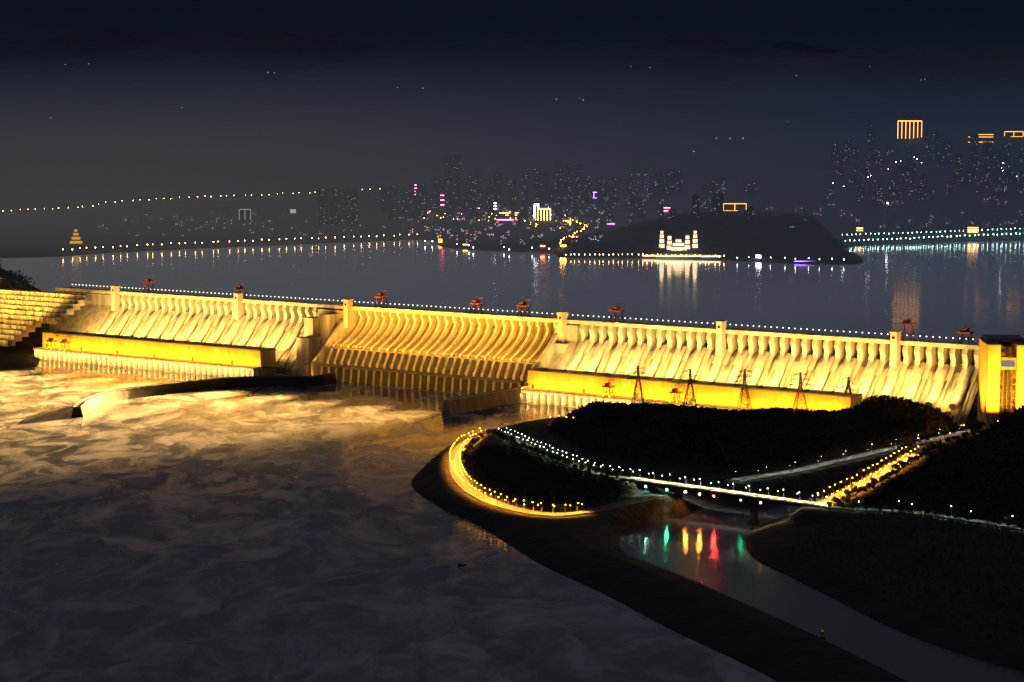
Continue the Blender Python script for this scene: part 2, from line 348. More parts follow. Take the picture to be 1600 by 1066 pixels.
# ------------------------------------------------------------ roads
def ribbon(R,w0,w1,dz,th=0):
    mb=MB(); n=len(R); L=[]
    for i,p in enumerate(R):
        t=(R[min(i+1,n-1)]-R[max(i-1,0)]); t.z=0; t.normalize(); q=Vector((t.y,-t.x,0))
        L.append((p+q*w0+Vector((0,0,dz)),p+q*w1+Vector((0,0,dz))))
    vs=[]; fs=[]
    for a,b in L:
        vs+=[a,b,b-Vector((0,0,th)),a-Vector((0,0,th))]
    for i in range(n-1):
        k=i*4; 
        fs.append((k,k+1,k+5,k+4))
        if th: fs+=[(k+1,k+2,k+6,k+5),(k+3,k,k+4,k+7)]
    mb.add(vs,fs); return mb
for nm,R,w in (('shore_road',R1,6),('hill_road',R2,6),('lock_road',R3,8),('bank_road',R4,5),('valley_road',R5,6)):
    tag(ribbon(R,-w,w,0,2.5).build(nm,M['asphalt']),kind='structure')
    for sgn in (-1,1): tag(ribbon(R,sgn*w,sgn*(w+1.2),.14,2.6).build(nm+'_kerb',M['kerb']),kind='structure')
    mk=MB(); 
    for i in range(0,len(R)-1,2):
        r=ribbon(R[i:i+2],-.2,.2,.006); mk.add(r.v,r.f)
    tag(mk.build(nm+'_marking',M['paint']),kind='structure')
# ------------------------------------------------------------ dam
SA,SB,SC,SD,SE=spx(191),spx(508),spx(558),spx(880),spx(914)
dam=empty('dam',D(0,0,0),ANG,'huge floodlit concrete gravity dam crossing the whole river with ribbed spillway','dam')
def prof(*p): return [(-v,z) for v,z in p]   # (v,z) -> local (y,z)
def bodyp(s0,s1,pr,name,m): 
    mb=MB(); mb.prism(prof(*pr),s0,s1); return mb.build(name,m,dam)
SLOPE=((-8,-10),(-8,112),(4,112),(4,90),(24,80),(86,12),(86,-10))
bodyp(0,SA-10,((-8,20),(-8,112),(14,112),(16,92),(70,30),(70,20)),'abutment_block',M['concrete'])
bodyp(SA-10,SB,SLOPE,'dam_face',M['slope'])
bodyp(SB,SC,((-8,-10),(-8,112),(20,112),(22,90),(92,10),(92,-10)),'dividing_block',M['concrete'])
SP=[(-8,-10),(-8,112),(2,112),(3,100)]
for i in range(9):
    t=i/8; SP.append((6+56*t**1.25, 96-38*t**.8))
SP+= [(64,56),(64,34),(76,32),(76,-10)]
bodyp(SC,SD,SP,'spillway_face',M['spill'])
bodyp(SD,SE,((-8,-10),(-8,112),(22,112),(24,88),(86,12),(86,-10)),'dividing_block',M['concrete'])
bodyp(SE,DL+6,SLOPE,'dam_face',M['slope'])
mb=MB(); mb.box(-10,DL+10,-21,9,114.5,119); mb.build('crest_deck',M['concrete_pier'],dam)
for v in (20.5,-9): 
    mb=MB(); mb.box(-10,DL+10,-v-.4,-v+.4,119.003,120.6); mb.build('parapet',M['concrete_pier'],dam)
mb=MB(); mb.prism(prof((4,114.4),(20,114.4),(23,107),(18,97),(20,88),(36,70),(30,70),(20,84),(4,91)),-3.7,3.7); pier_me=mb.mesh('pier',M['concrete_pier'])
mb=MB(); mb.prism(prof((20,86),(37,67.5),(87,14.5),(86,12),(30,72),(19,84)),-1.2,1.2); rib_me=mb.mesh('slope_rib',M['concrete_pier'])
def penst():
    mb=MB(); n=14
    path=[(-18,88),(-30,80),(-52,56),(-66,44),(-80,40)]
    rr=[4.2,5.0,5.6,5.8,5.8]; rings=[]
    for (y,z),r in zip(path,rr):
        rings.append([(r*math.cos(2*math.pi*i/n), y-r*.35*math.sin(2*math.pi*i/n), z+r*math.sin(2*math.pi*i/n)*.85) for i in range(n)])
    vs=[p for r in rings for p in r]; fs=[tuple(range(n)),tuple(range((len(rings)-1)*n,len(rings)*n))]
    for k in range(len(rings)-1):
        for i in range(n): fs.append((k*n+i,k*n+(i+1)%n,(k+1)*n+(i+1)%n,(k+1)*n+i))
    mb.add(vs,fs); return mb
pen_me=penst().mesh('penstock',M['concrete_pier'])
recess_shade_mb=MB(); recess_shade_mb.box(-6,6,-4.6,-4.05,91,113.5); recess_shade_me=recess_shade_mb.mesh('gate',M['gate'])  # dark panel put in for the shade of the recess between piers
def piers(s0,s1,sp):
    n=round((s1-s0)/sp); q=(s1-s0)/n
    for i in range(n+1):
        s=s0+i*q
        link('pier',pier_me,dam,(s,0,0))
        link('slope_rib',rib_me,dam,(s,0,0))
        if i<n: link('gate',recess_shade_me,dam,(s+q*.5,0,0))
        if i%2==0 and i<n: link('penstock',pen_me,dam,(s+q*.5,0,0))
piers(SA+4,SB-6,18.0); piers(SE+8,DL-4,18.0)
RP=[(2,114.4),(19,114.4),(19,108)]
for i in range(10):
    t=i/9; RP.append((14+54*t**1.5, 104-47*t**.85))
RP+=[(69,54),(64,54)]
for i in range(8,-1,-1):
    t=i/8; RP.append((4+56*t**1.25, 96-38*t**.8))
RP+=[(2,99)]
mb=MB(); mb.prism(prof(*RP),-1.8,1.8); srib=mb.mesh('spillway_pier',M['concrete_pier'])
n=25
for i in range(n+1): link('spillway_pier',srib,dam,(SC+4+(SD-SC-8)*i/n,0,0))
mb=MB(); mb.box(SC,SD,-72,-64.01,51.5,53.98); mb.build('spillway_ledge',M['dark_concrete'],dam)
mb=MB(); mb.box(SC-30,SD-10,-104,-76.01,23.5,26); mb.build('spillway_ledge',M['dark_concrete'],dam)
mb=MB(); mb.prism(prof((64.1,51.4),(74,51.4),(86,30),(86,26.2),(76.1,26.2),(76.1,32.1),(64.1,34.1)),-2.6,2.6); t1=mb.mesh('orifice_pier',M['concrete_pier'])
mb=MB(); mb.prism(prof((76.2,23.4),(102,23.4),(106,-4),(76.2,-4)),-2.4,2.4); t2=mb.mesh('apron_pier',M['concrete'])
for i in range(28): link('orifice_pier',t1,dam,(SC+6+(SD-SC-12)*i/27,0,0)); link('apron_pier',t2,dam,(SC-26+(SD-SC+12)*i/27,0,0))
for px,top in ((183,130),(375,130),(546,131),(880,131),(1127,132),(1398,132)):
    s=spx(px+12); mb=MB(); mb.box(-5,5,-31,-17,84,top); mb.box(-6,6,-32,-16,top,top+1.6)
    t=mb.build('lift_tower',M['concrete_pier'],dam,(s,0,0))
    mb=MB(); mb.box(-2.2,2.2,-31.2,-31.02,top-9,top-5); mb.build('window',M['glass'],t)
for s0,s1,v0,v1,z1 in ((SB+4,SB+24,20,60,98),(SB+26,SB+46,20,44,104),(SB+10,SB+40,60,88,66),(SE-34,SE-12,22,40,82)):
    mb=MB(); mb.box(s0,s1,-v1,-v0+1.0,5,z1); mb.box(s0-1,s1+1,-v1-1,-v0,z1,z1+1.5); mb.build('service_block',M['concrete'],dam)
for s in (SC-6,SD+6):
    mb=MB(); mb.prism(prof((20,100),(32,96),(92,44),(112,30),(112,-8),(20,-8)),s-3,s+3); mb.build('guide_wall',M['concrete_pier'],dam)
# ------------------------------------------------------------ powerhouses
def powerhouse(s0,s1,vf,label,n):
    r=empty('powerhouse',D(s0,vf,0),ANG,label,'power station')
    L=s1-s0
    mb=MB(); mb.box(0,L,0,38,20,46.5); mb.build('wall',M['ochre'],r)
    mb=MB(); mb.box(-1,L+1,-1.2,39,46.5,48.5); rf=mb.build('roof',M['roof'],r)
    for i in range(int(L//38)):
        mb=MB(); mb.box(38*i+16,38*i+22,14,22,48.5,51); mb.build('roof_vent',M['roof'],rf)
    mb=MB(); mb.box(-3,L+3,-22,0,16,19.99); mb.build('deck',M['concrete'],r)
    mb=MB(); mb.box(-3,L+3,-6,38,-8,15.99); mb.build('base_wall',M['dark_concrete'],r)
    mb=MB(); mb.box(-.7,.7,-.7,-.01,20.01,46.4); pl=mb.mesh('pilaster',M['ochre'])
    k=int(L/19)
    for i in range(k+1): link('pilaster',pl,r,(L*i/k,0,0))
    mb=MB(); mb.box(0,L,-.45,-.012,34,34.9); mb.build('string_course',M['ochre'],r)
    mb=MB(); mb.box(-1.5,1.5,-20,-6.01,-6,15.98); pm=mb.mesh('draft_tube_pier',M['concrete_pier'])
    for i in range(n+1): link('draft_tube_pier',pm,r,(L*i/n,0,0))
    mb=MB(); mb.box(-3,L+3,-21.9,-21.5,20,21.1); mb.build('railing',M['steel'],r)
    dm=MB(); dm.box(-2.6,2.6,-.2,-.02,20.02,26.5); dme=dm.mesh('door',M['gate'])
    for i in range(0,k,5): link('door',dme,r,(L*(i+.5)/k,0,0))
    return r
powerhouse(96,652,146,'long gold-lit powerhouse below the left half of the dam',42)
powerhouse(1194,1745,118,'long gold-lit powerhouse below the right half of the dam, behind the pylons',42)
# ------------------------------------------------------------ training walls
def wall_line(name,pts,z1,w,label,cat,m,mc):
    R=catmull(pts,15); n=len(R); mb=MB(); vs=[]; fs=[]
    for i,p in enumerate(R):
        t=(R[min(i+1,n-1)]-R[max(i-1,0)]); t.z=0; t.normalize(); q=Vector((t.y,-t.x,0))
        for a,z in ((w*.9,-6),(w*.5,z1),(-w*.5,z1),(-w*.9,-6)): v=p+q*a; vs.append((v.x,v.y,z))
    for i in range(n-1):
        for k in range(3): fs.append((i*4+k,i*4+k+1,i*4+k+5,i*4+k+4))
    fs+=[(0,1,2,3),((n-1)*4+3,(n-1)*4+2,(n-1)*4+1,(n-1)*4)]
    mb.add(vs,fs); r=empty(name,(0,0,0),0,label,cat); mb.build('wall_body',m,r)
    for sg in (-1,1):
        c=ribbon([Vector((p.x,p.y,z1)) for p in R],sg*w*.5-.5,sg*w*.5+.5,1.2,1.19); c.build('coping',mc,r)
    return r
wall_line('training_wall',pix([(121,652),(135,641),(175,627),(240,617),(310,609),(380,604),(440,603),(490,603),(520,598)]),15,11,'long dark curved wall reaching into the river left of the spillway','river wall',M['wall'],M['pier_concrete'])
wall_line('training_wall',[D(1190,322),D(1190,250),D(1190,175),D(1192,120)],22,10,'short straight grey wall in the water between spillway and right powerhouse','river wall',M['dark_concrete'],M['concrete'])
# ------------------------------------------------------------ left terraces
tp=[]
ordn=('lowest of eleven','second lowest of eleven','third from the bottom','fourth from the bottom','fifth from the bottom','middle one of eleven','fifth from the top','fourth from the top','third from the top','second from the top','topmost of eleven')
for i in range(11):
    z=36+i*7.4; v=225-i*17; se=(90 if i<5 else 128)-i*1.5
    mb=MB(); mb.prism(prof((v,z-9),(v,z+2.5),(v-18,z+2.5),(v-18,z-9)),-420,se); r=empty('retaining_wall',D(0,0,0),ANG,'floodlit terrace wall left of the dam, '+ordn[i],'retaining wall')
    mb.build('wall_face',M['slope'],r)
    for k in range(26):
        mb=MB(); mb.box(-410+k*19,-408.5+k*19,-v-.9,-v-.01,z-8,z+2); mb.build('buttress',M['concrete'],r)
    for k in range(170):
        if random.random()<.85: q=D(random.uniform(-400,se-4),v-random.uniform(1,14),z+2.3); tp.append((q.x,q.y,q.z))
# ------------------------------------------------------------ lights
def strip(s0,s1,v,z,dirv,dirz,wpm,col,w=3,spread=180):
    ld=bpy.data.lights.new('floodlight','AREA'); ld.shape='RECTANGLE'; ld.size=abs(s1-s0); ld.size_y=w; ld.energy=wpm*abs(s1-s0); ld.color=col; ld.spread=math.radians(spread)
    o=bpy.data.objects.new('floodlight',ld); COL.objects.link(o)
    dn=D(0,1,0)-D(0,0,0); d=(dn*dirv+Vector((0,0,dirz))).normalized(); x=Vector((ux,uy,0)); zz=-d; y=zz.cross(x)
    m=Matrix((x,y,zz)).transposed().to_4x4(); m.translation=D((s0+s1)/2,v,z); o.matrix_world=m
    return o
WY=(1,.58,.13); GO=(1,.39,.018); SPC=(1,.45,.045)
strip(SA,SB,100,58,-.9,.5,3700,WY); strip(SE,DL-10,90,58,-.9,.5,3200,WY)
strip(SC+5,SD-5,104,58,-.8,.6,3400,SPC,3,110)
strip(SC-10,SD-5,118,38,-1,.12,200,SPC,2,110)
strip(96,652,167,21.5,-1,.25,1300,GO,2); strip(1194,1745,139,21.5,-1,.25,1300,GO,2)
strip(96,652,172,12,-1,-.25,700,WY,1.5); strip(1194,1745,144,12,-1,-.25,700,WY,1.5)
strip(SC-20,SD,128,12,-1,.05,90,SPC,2,120)
for i in range(0,11): strip(-330,88-i*1.5,225-i*17+9,36+i*7.4+3.0,-1,.0,130 if i<5 else 260,(1,.56,.09),1)
strip(110,SA-10,100,50,-.9,.4,1100,WY)
def spot_at(loc,tgt,p,c,ang=70,r=1,bl=.6):
    ld=bpy.data.lights.new('spot','SPOT'); ld.energy=p; ld.color=c; ld.spot_size=math.radians(ang); ld.shadow_soft_size=r; ld.spot_blend=bl
    o=bpy.data.objects.new('spot',ld); COL.objects.link(o); o.location=loc; o.rotation_euler=(Vector(tgt)-Vector(loc)).to_track_quat('-Z','Y').to_euler()
# added narrow spots at the dam crest, unseen themselves, to gild the tailwater
for s,pw in ((60,.4),(160,.7),(260,1.05),(360,1.3),(460,1.4),(560,1.5),(660,1.5),(760,1.4),(860,1.1),(960,.8),(1060,.6),(1150,.5)):
    spot_at(D(s,24,112),D(s-20,24+480,0),pw*1.9e8,(1,.55,.14),21,1.0,1.0)
    spot_at(D(s,24,112),D(s-80,24+950,0),pw*2.9e8,(1,.58,.21),12,1.0,1.0)
# ------------------------------------------------------------ lamps
def lamp_mesh(h,r,arm,me,name):
    mb=MB(); mb.tube((0,0,-1),(0,0,h),.28,.16,6); 
    if arm: mb.bar((0,0,h),(0,arm,h+.6),.25)
    mb.ball((0,arm,h+.2-(.2 if arm else -r*.6)),r,8,5,1,.7)
    return mb.mesh(name,[M['steel'],me])
crest=lamp_mesh(6,.85,0,M['lampC'],'crest_lamp')
N=190
for i in range(N):
    s=6+(DL-8)*i/(N-1)
    tag(link('crest_lamp',crest,None,D(s,-8.2,119),ANG),'small white lamp in the long row along the dam crest','crest lamp','white lamps along the dam crest')
def lamp_proto(h,r,arm,me,label,group):
    root=empty('street_lamp',(0,0,-500),0,label,'street lamp',group)
    mb=MB(); mb.tube((0,0,-1),(0,0,h),.25,.16,6); mb.bar((0,0,h),(0,arm,h+.6),.25); a=mb.build('pole',M['steel'],root)
    mb=MB(); mb.ball((0,arm,h+.3),r,8,5,0,.6); b=mb.build('lamp_head',me,root)
    return root,[a,b]
def along(R,sp,off,proto,both=True,s_start=0,s_end=None,lp=0,lc=(1,.42,.05),zl=9.5,jit=2.5):
    root,kids=proto; L=0; nxt=s_start; cnt=0; tot=sum((b-a).length for a,b in zip(R,R[1:]))
    if s_end is None: s_end=tot
    for a,b in zip(R,R[1:]):
        seg=(b-a).length
        while nxt<=L+seg and nxt<=s_end:
            p=a+(b-a)*((nxt-L)/seg); t=(b-a); t.z=0; t.normalize(); q=Vector((t.y,-t.x,0)); ang=math.atan2(t.y,t.x)
            sides=(-1,1) if both else (1 if cnt%2 else -1,)
            for sg in sides:
                sc=random.uniform(.6,1.15)
                copy_tree(root,kids,p+q*off*sg+t*random.uniform(-jit,jit),ang+(0 if sg>0 else math.pi),(sc,sc,random.uniform(.9,1.1))); 
            if lp: k=p+Vector((0,0,zl)); spot_at(k,k-Vector((0,0,9)),lp,lc,126,.3,.5)
            cnt+=1; nxt+=sp
        L+=seg
pO=lamp_proto(9,.62,1.6,M['lampO'],'orange street lamp on the road looping round the headland','orange lamps round the headland loop')
pW=lamp_proto(9,.46,1.6,M['lampR'],'white street lamp on the tree-lined road between headland and bridge','white lamps on the tree-lined road')
pB=lamp_proto(9,.5,1.6,M['lampR'],'pale street lamp on the deck of the river bridge','lamps on the bridge deck')
pO2=lamp_proto(10,.65,1.8,M['lampO'],'orange street lamp on the road climbing right of the bridge','orange lamps on the climbing road')
pR=lamp_proto(9,.6,1.6,M['lampR'],'white street lamp on the bank road along the right edge','white lamps on the right bank road')
pV=lamp_proto(8,.24,1.2,M['lampR'],'pale street lamp on the valley road behind the bridge','lamps on the valley road')
along(R1,15,7,pO,True,30,640,90000,(1,.36,.03)); along(R2,17,7.5,pW,True,0,None,9000,(.9,1,.6)); along(R3,17,9,pO2,True,10,325,130000,(1,.36,.03)); along(R3,50,9,pO2,False,370,None,9000,(1,.36,.03)); along(R4,31,8,pR,False,5,None,7000,(.7,1,.7),11,9); along(R5,26,7.5,pV,False,5,None,12000,(.9,.95,.8))
# ------------------------------------------------------------ bridge
BA=R2[-1].copy(); BB=R3[0].copy(); bl=(BB-BA).length; bang=math.atan2(BB.y-BA.y,BB.x-BA.x)
br=empty('road_bridge',(BA.x,BA.y,0),bang,'concrete girder road bridge with lit deck crossing the narrow channel','bridge')
mb=MB(); mb.box(-4,bl+4,-7,7,27.6,29.0); mb.build('deck',M['asphalt'],br)
def lerpx(px):
    best=min(range(201),key=lambda k:abs(((BA+(BB-BA)*k/200-Vector((0,0,CAMZ))).dot(RT)/(BA+(BB-BA)*k/200-Vector((0,0,CAMZ))).dot(FW))*F+800-px)); return bl*best/200
p1=lerpx(1060); p2=lerpx(1178)
mb=MB(); n=48; vs=[]; fs=[]
for i in range(n+1):
    x=-4+(bl+8)*i/n; d=min(abs(x-p1),abs(x-p2)); dep=2.6+4.5*max(0,1-d/42)**2
    vs+=[(x,-3.6,27.58),(x,3.6,27.58),(x,3.2,27.58-dep),(x,-3.2,27.58-dep)]
for i in range(n):
    for k in range(4): fs.append((i*4+k,i*4+(k+1)%4,i*4+4+(k+1)%4,i*4+4+k))
fs+=[(0,1,2,3),(n*4,n*4+1,n*4+2,n*4+3)]
mb.add(vs,fs); mb.build('girder',M['pier_concrete'],br)
for sg in (-1,1):
    mb=MB(); mb.box(-4,bl+4,sg*7-.3,sg*7+.3,29.003,30.2)
    mb.build('parapet',M['concrete_pier'],br)
for p in (p1,p2):
    mb=MB(); mb.box(p-2.8,p+2.8,-3.4,3.4,-8,20.5); mb.box(p-4.5,p+4.5,-5,5,-8,3); mb.build('pier',M['pier_concrete'],br)
for x in (-6,bl+6):
    mb=MB(); mb.box(x-5,x+5,-7.4,7.4,4,27.5); mb.build('abutment',M['pier_concrete'],br)
BR=[BA+(BB-BA)*i/20 for i in range(21)]
along(BR,21,6.3,pB,True,8,bl-4,60000,(1,.85,.5))
for pr in (pO,pW,pB,pO2,pR,pV):
    for k in pr[1]: bpy.data.objects.remove(k)
    bpy.data.objects.remove(pr[0])
br_m=Matrix.Translation((BA.x,BA.y,0))@Matrix.Rotation(bang,4,'Z')
def signal(x,y,z,m,label,rr=.5):
    q=br_m@Vector((x,y,z)); r=empty('signal_light',q,bang,label,'signal light')
    mb=MB(); mb.box(-1.6,1.6,.2,.6,-1.6,1.6); mb.box(-1.6,-1.3,-1.6,.2,-1.4,1.6); mb.box(1.3,1.6,-1.6,.2,-1.4,1.6); mb.box(-1.3,1.3,-1.6,.2,1.3,1.6); mb.bar((0,.5,0),(0,1.6,0),.3); mb.build('housing',M['gate'],r)
    mb=MB(); mb.ball((0,-.6,0),rr,10,6); mb.build('lens',m,r)
signal(lerpx(1050),-9,24.5,M['green'],'green navigation light on the bridge girder near the left pier')
signal(lerpx(1166),-9,24.5,M['green'],'green navigation light on the bridge girder near the right pier',.28)
signal(lerpx(1018),-9,25,M['teal'],'pale teal light at the left end of the bridge girder')
signal(lerpx(1124),-9,25,M['redS'],'red navigation light at the middle of the bridge span')
signal(lerpx(1080),-9,25,M['warmS'],'first amber light on the bridge girder left of the red one')
signal(lerpx(1101),-9,25,M['warmS'],'second amber light on the bridge girder beside the red one')
signal(lerpx(1196),-9,25,M['warmS'],'amber light on the bridge girder right of the right pier',.32)
# ------------------------------------------------------------ pylons
def pylon(h,b):
    mb=MB()
    lv=[0,.2,.38,.54,.67,.78,.87,.94,1]; wd=[b*(1-.80*min(1,l/.67))+.0 if l<.67 else b*.20*(1-.6*(l-.67)/.33) for l in lv]
    c=[[(sx*w,sy*w,h*l) for sx,sy in ((-1,-1),(1,-1),(1,1),(-1,1))] for l,w in zip(lv,wd)]
    for k in range(len(lv)-1):
        for i in range(4):
            j=(i+1)%4
            mb.bar(c[k][i],c[k+1][i],1.4); mb.bar(c[k][i],c[k+1][j],.7); mb.bar(c[k][j],c[k+1][i],.7); mb.bar(c[k+1][i],c[k+1][j],.6)
    arms=[]
    for l,w in ((.67,16),(.80,13),(.93,10)):
        am=MB(); z=h*l
        for sg in (-1,1):
            for yy in (-1,1):
                am.bar((0,yy*1.2,z),(sg*w,0,z+1),1.0); am.bar((0,yy*1.2,z+4),(sg*w,0,z+1),1.0)
            am.bar((sg*w,0,z+1),(sg*w,0,z-3.5),.8); am.bar((sg*w*.5,-.6,z+.4),(sg*w*.5,-.6,z+2.6),.5)
        arms.append(am)
    return mb,arms
first=None
for i,(px,top,base,zb) in enumerate(((997,571,634,16),(1078,576,636,18),(1163,576,638,20),(1250,581,642,22),(1325,588,640,26))):
    p=W(px,base,zb); h=(base-top)*p.y/F
    lab='steel lattice pylon in front of the right powerhouse, '+('leftmost of five','second from left','middle one of five','second from right','rightmost and partly behind trees')[i]
    if first is None:
        r=empty('transmission_pylon',p,.15,lab,'pylon','pylons in front of the powerhouse')
        mb,arms=pylon(62,8.5); ks=[mb.build('lattice_mast',M['pylon'],r)]+[a.build('cross_arm',M['pylon'],r) for a in arms]
        first=r; first_k=ks
        r.scale=(1,1,h/62)
    else: copy_tree(first,first_k,p,.15,(1,1,h/62),lab)
# ------------------------------------------------------------ gantry cranes
def crane(name,h,w,d,m,label,loc,group,jib=True):
    r=empty(name,loc,ANG,label,'gantry crane',group)
    for sx in (-1,1):
        for sy in (-1,1):
            mb=MB(); mb.bar((sx*w,sy*d,0),(sx*w*.8,sy*d*.8,h),1.3); mb.box(sx*w-1.5,sx*w+1.5,sy*d-.8,sy*d+.8,0,1.4); mb.build('leg',m,r)
    mb=MB()
    for sx in (-1,1): mb.bar((sx*w*.9,-d*.9,h*.45),(sx*w*.9,d*.9,h*.45),1.0); mb.bar((sx*w,-d,2),(sx*w*.9,d*.9,h*.45),.6)
    for sy in (-1,1): mb.bar((-w*.9,sy*d*.9,h*.6),(w*.9,sy*d*.9,h*.6),1.0); mb.bar((-w,sy*d,3),(w*.9,sy*d*.9,h*.6),.6)
    mb.build('bracing',m,r)
    mb=MB(); mb.box(-w-2,w+2,-d-1,-d*.5,h,h+2.0); mb.box(-w-2,w+2,d*.5,d+1,h,h+2.0); mb.build('girder',m,r)
    mb=MB(); mb.box(-w*.6,w*.4,-d*.8,d*.8,h+2.01,h+6); mb.box(-w*.65,w*.45,-d*.85,d*.85,h+6,h+6.6); mb.build('machine_house',m,r)
    if jib:
        mb=MB(); mb.bar((0,0,h+6.6),(w*1.9,0,h+12),.8); mb.bar((0,0,h+12),(w*1.9,0,h+12),.5); mb.bar((0,0,h+6),(0,0,h+12.5),.8); mb.build('jib',m,r)
    return r
nm=('leftmost','second from left','third from left','fourth from left','fifth from left','sixth from left','second from right','rightmost')
for i,(px,hh) in enumerate(((235,20),(378,17),(598,18),(747,16),(820,17),(966,18),(1419,24),(1510,16))):
    s=spx(px); crane('gantry_crane',hh,8,6.5,M['red'],'red gantry crane standing on the dam crest, %s of eight'%nm[i],D(s,4,119.1),'red gantry cranes on the dam crest')
for i,(s,vf) in enumerate(((135,160),(172,160),(1352,132),(1470,132))):
    crane('tailrace_crane',14,6,5,M['orange'],'orange crane on the powerhouse deck, '+('far left one','second one from the far left','behind the first pylon','behind the second pylon')[i],D(s,vf,20.05),'orange cranes on the powerhouse decks')
# ------------------------------------------------------------ ship lift
SLA=ANG+.5
base=W(1541,655,44); r=empty('ship_lift',(base.x,base.y,0),SLA,'tall ship lift building lit orange at the right end of the dam','ship lift')
M['liftwall']=mat('lift_wall',(.50,.36,.20),(.40,.28,.15),.8,.05)
for x0 in (0,37):
    mb=MB(); mb.box(x0,x0+16,0,100,30,139); t=mb.build('tower',M['liftwall'],r)
    mb=MB(); mb.box(x0-.6,x0+16.6,-.6,101,139,141); mb.build('parapet',M['roof'],t)
    for k in (3,6):
        mb=MB(); mb.box(x0+.01,x0+15.99,-.4,-.02,40+k*12,40.8+k*12); mb.build('string_course',M['liftwall'],t)
mb=MB(); mb.box(4,52,40,98,141.01,145); mb.build('roof_hall',M['roof'],r)
mb=MB(); mb.box(16.02,36.98,6,20,108,124); cb=mb.build('control_cabin',M['dark_concrete'],r)
mb=MB(); mb.box(18,35,5.6,5.98,112,120); mb.build('window',emi('cabin_glass',(.75,.75,.6),.3),cb)
mb=MB(); 
for k in range(7):
    z=44+k*9; mb.bar((16,8,z),(37,8,z),1.0); mb.bar((16,8,z),(37,8,z+9),.6); mb.bar((37,8,z),(16,8,z+9),.6)
for x in (21,26,32): mb.bar((x,7,40),(x,7,108),1.0)
mb.build('gate_frame',M['pylon'],r)
mb=MB(); mb.box(16.02,36.98,60,66,30,139); mb.build('back_wall',M['gate'],r)
fwd=Vector((math.sin(SLA),-math.cos(SLA),0))
rx=Vector((math.cos(SLA),math.sin(SLA),0))
for x in (8,45):
    bse=Vector((base.x,base.y,0))+rx*x
    spot_at(bse+fwd*55+Vector((0,0,62)),bse+Vector((0,0,92)),1.9e6,GO,80,1,.4)
bse=Vector((base.x,base.y,0))-fwd*40
spot_at(bse-rx*60+Vector((0,0,70)),bse+Vector((0,0,95)),1.2e6,GO,90,1,.5)
# ------------------------------------------------------------ vegetation
def leafcloud(n,R,hz,size,seed,cz=0):
    g=np.random.default_rng(seed); c=g.normal(size=(n,3)); c/=np.linalg.norm(c,axis=1)[:,None]; c*=(g.random(n)**.45)[:,None]
    c*=np.array([R,R,hz]); 
    bl=g.normal(size=(5,3))*np.array([R*.45,R*.45,hz*.35]); c=c*.62+bl[g.integers(0,5,n)]; c[:,2]+=cz
    a=g.normal(size=(n,3)); a/=np.linalg.norm(a,axis=1)[:,None]; b=g.normal(size=(n,3)); b=np.cross(a,b); b/=np.linalg.norm(b,axis=1)[:,None]
    s=size*(.6+.8*g.random(n))[:,None]
    v=np.stack([c-a*s,c+b*s*.6,c+a*s,c-b*s*.6],1).reshape(-1,3); q=np.arange(4*n).reshape(n,4)
    return v,q
trees=[]
for k in range(3):
    r=empty('roadside_tree',(0,0,-400),0)
    v,q=leafcloud(260,3.6,3.2,.8,k+50,7.2); cr=link('crown',np_mesh('crown',v,q,M['leaf']),r)
    mb=MB(); mb.tube((0,0,-1),(0,0,5.5),.4,.22,7)
    for a in range(4): mb.tube((0,0,4+a*.4),(2*math.cos(a*1.7),2*math.sin(a*1.7),7.2+a*.3),.18,.06,5)
    tr=mb.build('trunk',M['bark'],r); trees.append((r,[cr,tr]))
def tree_row(R,sp,offs,label,group):
    L=0;nxt=6
    for a,b in zip(R,R[1:]):
        seg=(b-a).length
        while nxt<=L+seg:
            p=a+(b-a)*((nxt-L)/seg); t=(b-a); t.z=0; t.normalize(); q=Vector((t.y,-t.x,0))
            for of in offs:
                x=p+q*(of+random.uniform(-1,1)); z=ground(x.x,x.y)
                if z<3: continue
                rt,ks=random.choice(trees); s=random.uniform(.75,1.25)
                o=copy_tree(rt,ks,(x.x,x.y,z),random.uniform(0,6),(s,s,s)); tag(o,label,'tree',group)
            nxt+=sp*random.uniform(.8,1.2)
        L+=seg
tree_row(R2,15,(-13,13),'round roadside tree lit by the white lamps above the headland','trees along the tree-lined road')
tree_row(R1[:70],19,(-14,),'small tree inside the orange-lit loop road','trees inside the loop road')
tree_row(R3,20,(-15,15),'tree beside the orange-lit climbing road','trees along the climbing road')
tree_row(R4,12,(11,-11),'tree beside the white-lit right bank road','trees along the right bank road')
for r,ks in trees:
    for k in ks: bpy.data.objects.remove(k)
    bpy.data.objects.remove(r)
def wood(name,pts,label,sz=1.0,n=34,m=None):
    V=[];Q=[];k=0
    base=[leafcloud(n,4.2*sz,4.5*sz,1.5*sz,s,5*sz) for s in range(6)]
    for i,(x,y,z) in enumerate(pts):
        v,q=base[i%6]; s=.7+.5*random.random(); a=random.random()*6.28
        c,sn=math.cos(a)*s,math.sin(a)*s
        w=np.stack([v[:,0]*c-v[:,1]*sn+x,v[:,0]*sn+v[:,1]*c+y,v[:,2]*s+z],1); V.append(w); Q.append(q+k); k+=len(w)
    o=link(name,np_mesh(name,np.concatenate(V),np.concatenate(Q),m or M['woodleaf'])); tag(o,label,'woodland',None,'stuff')
def roadd(x,y): return min(((p.x-x)**2+(p.y-y)**2) for R in ROADS for p in R[::2])
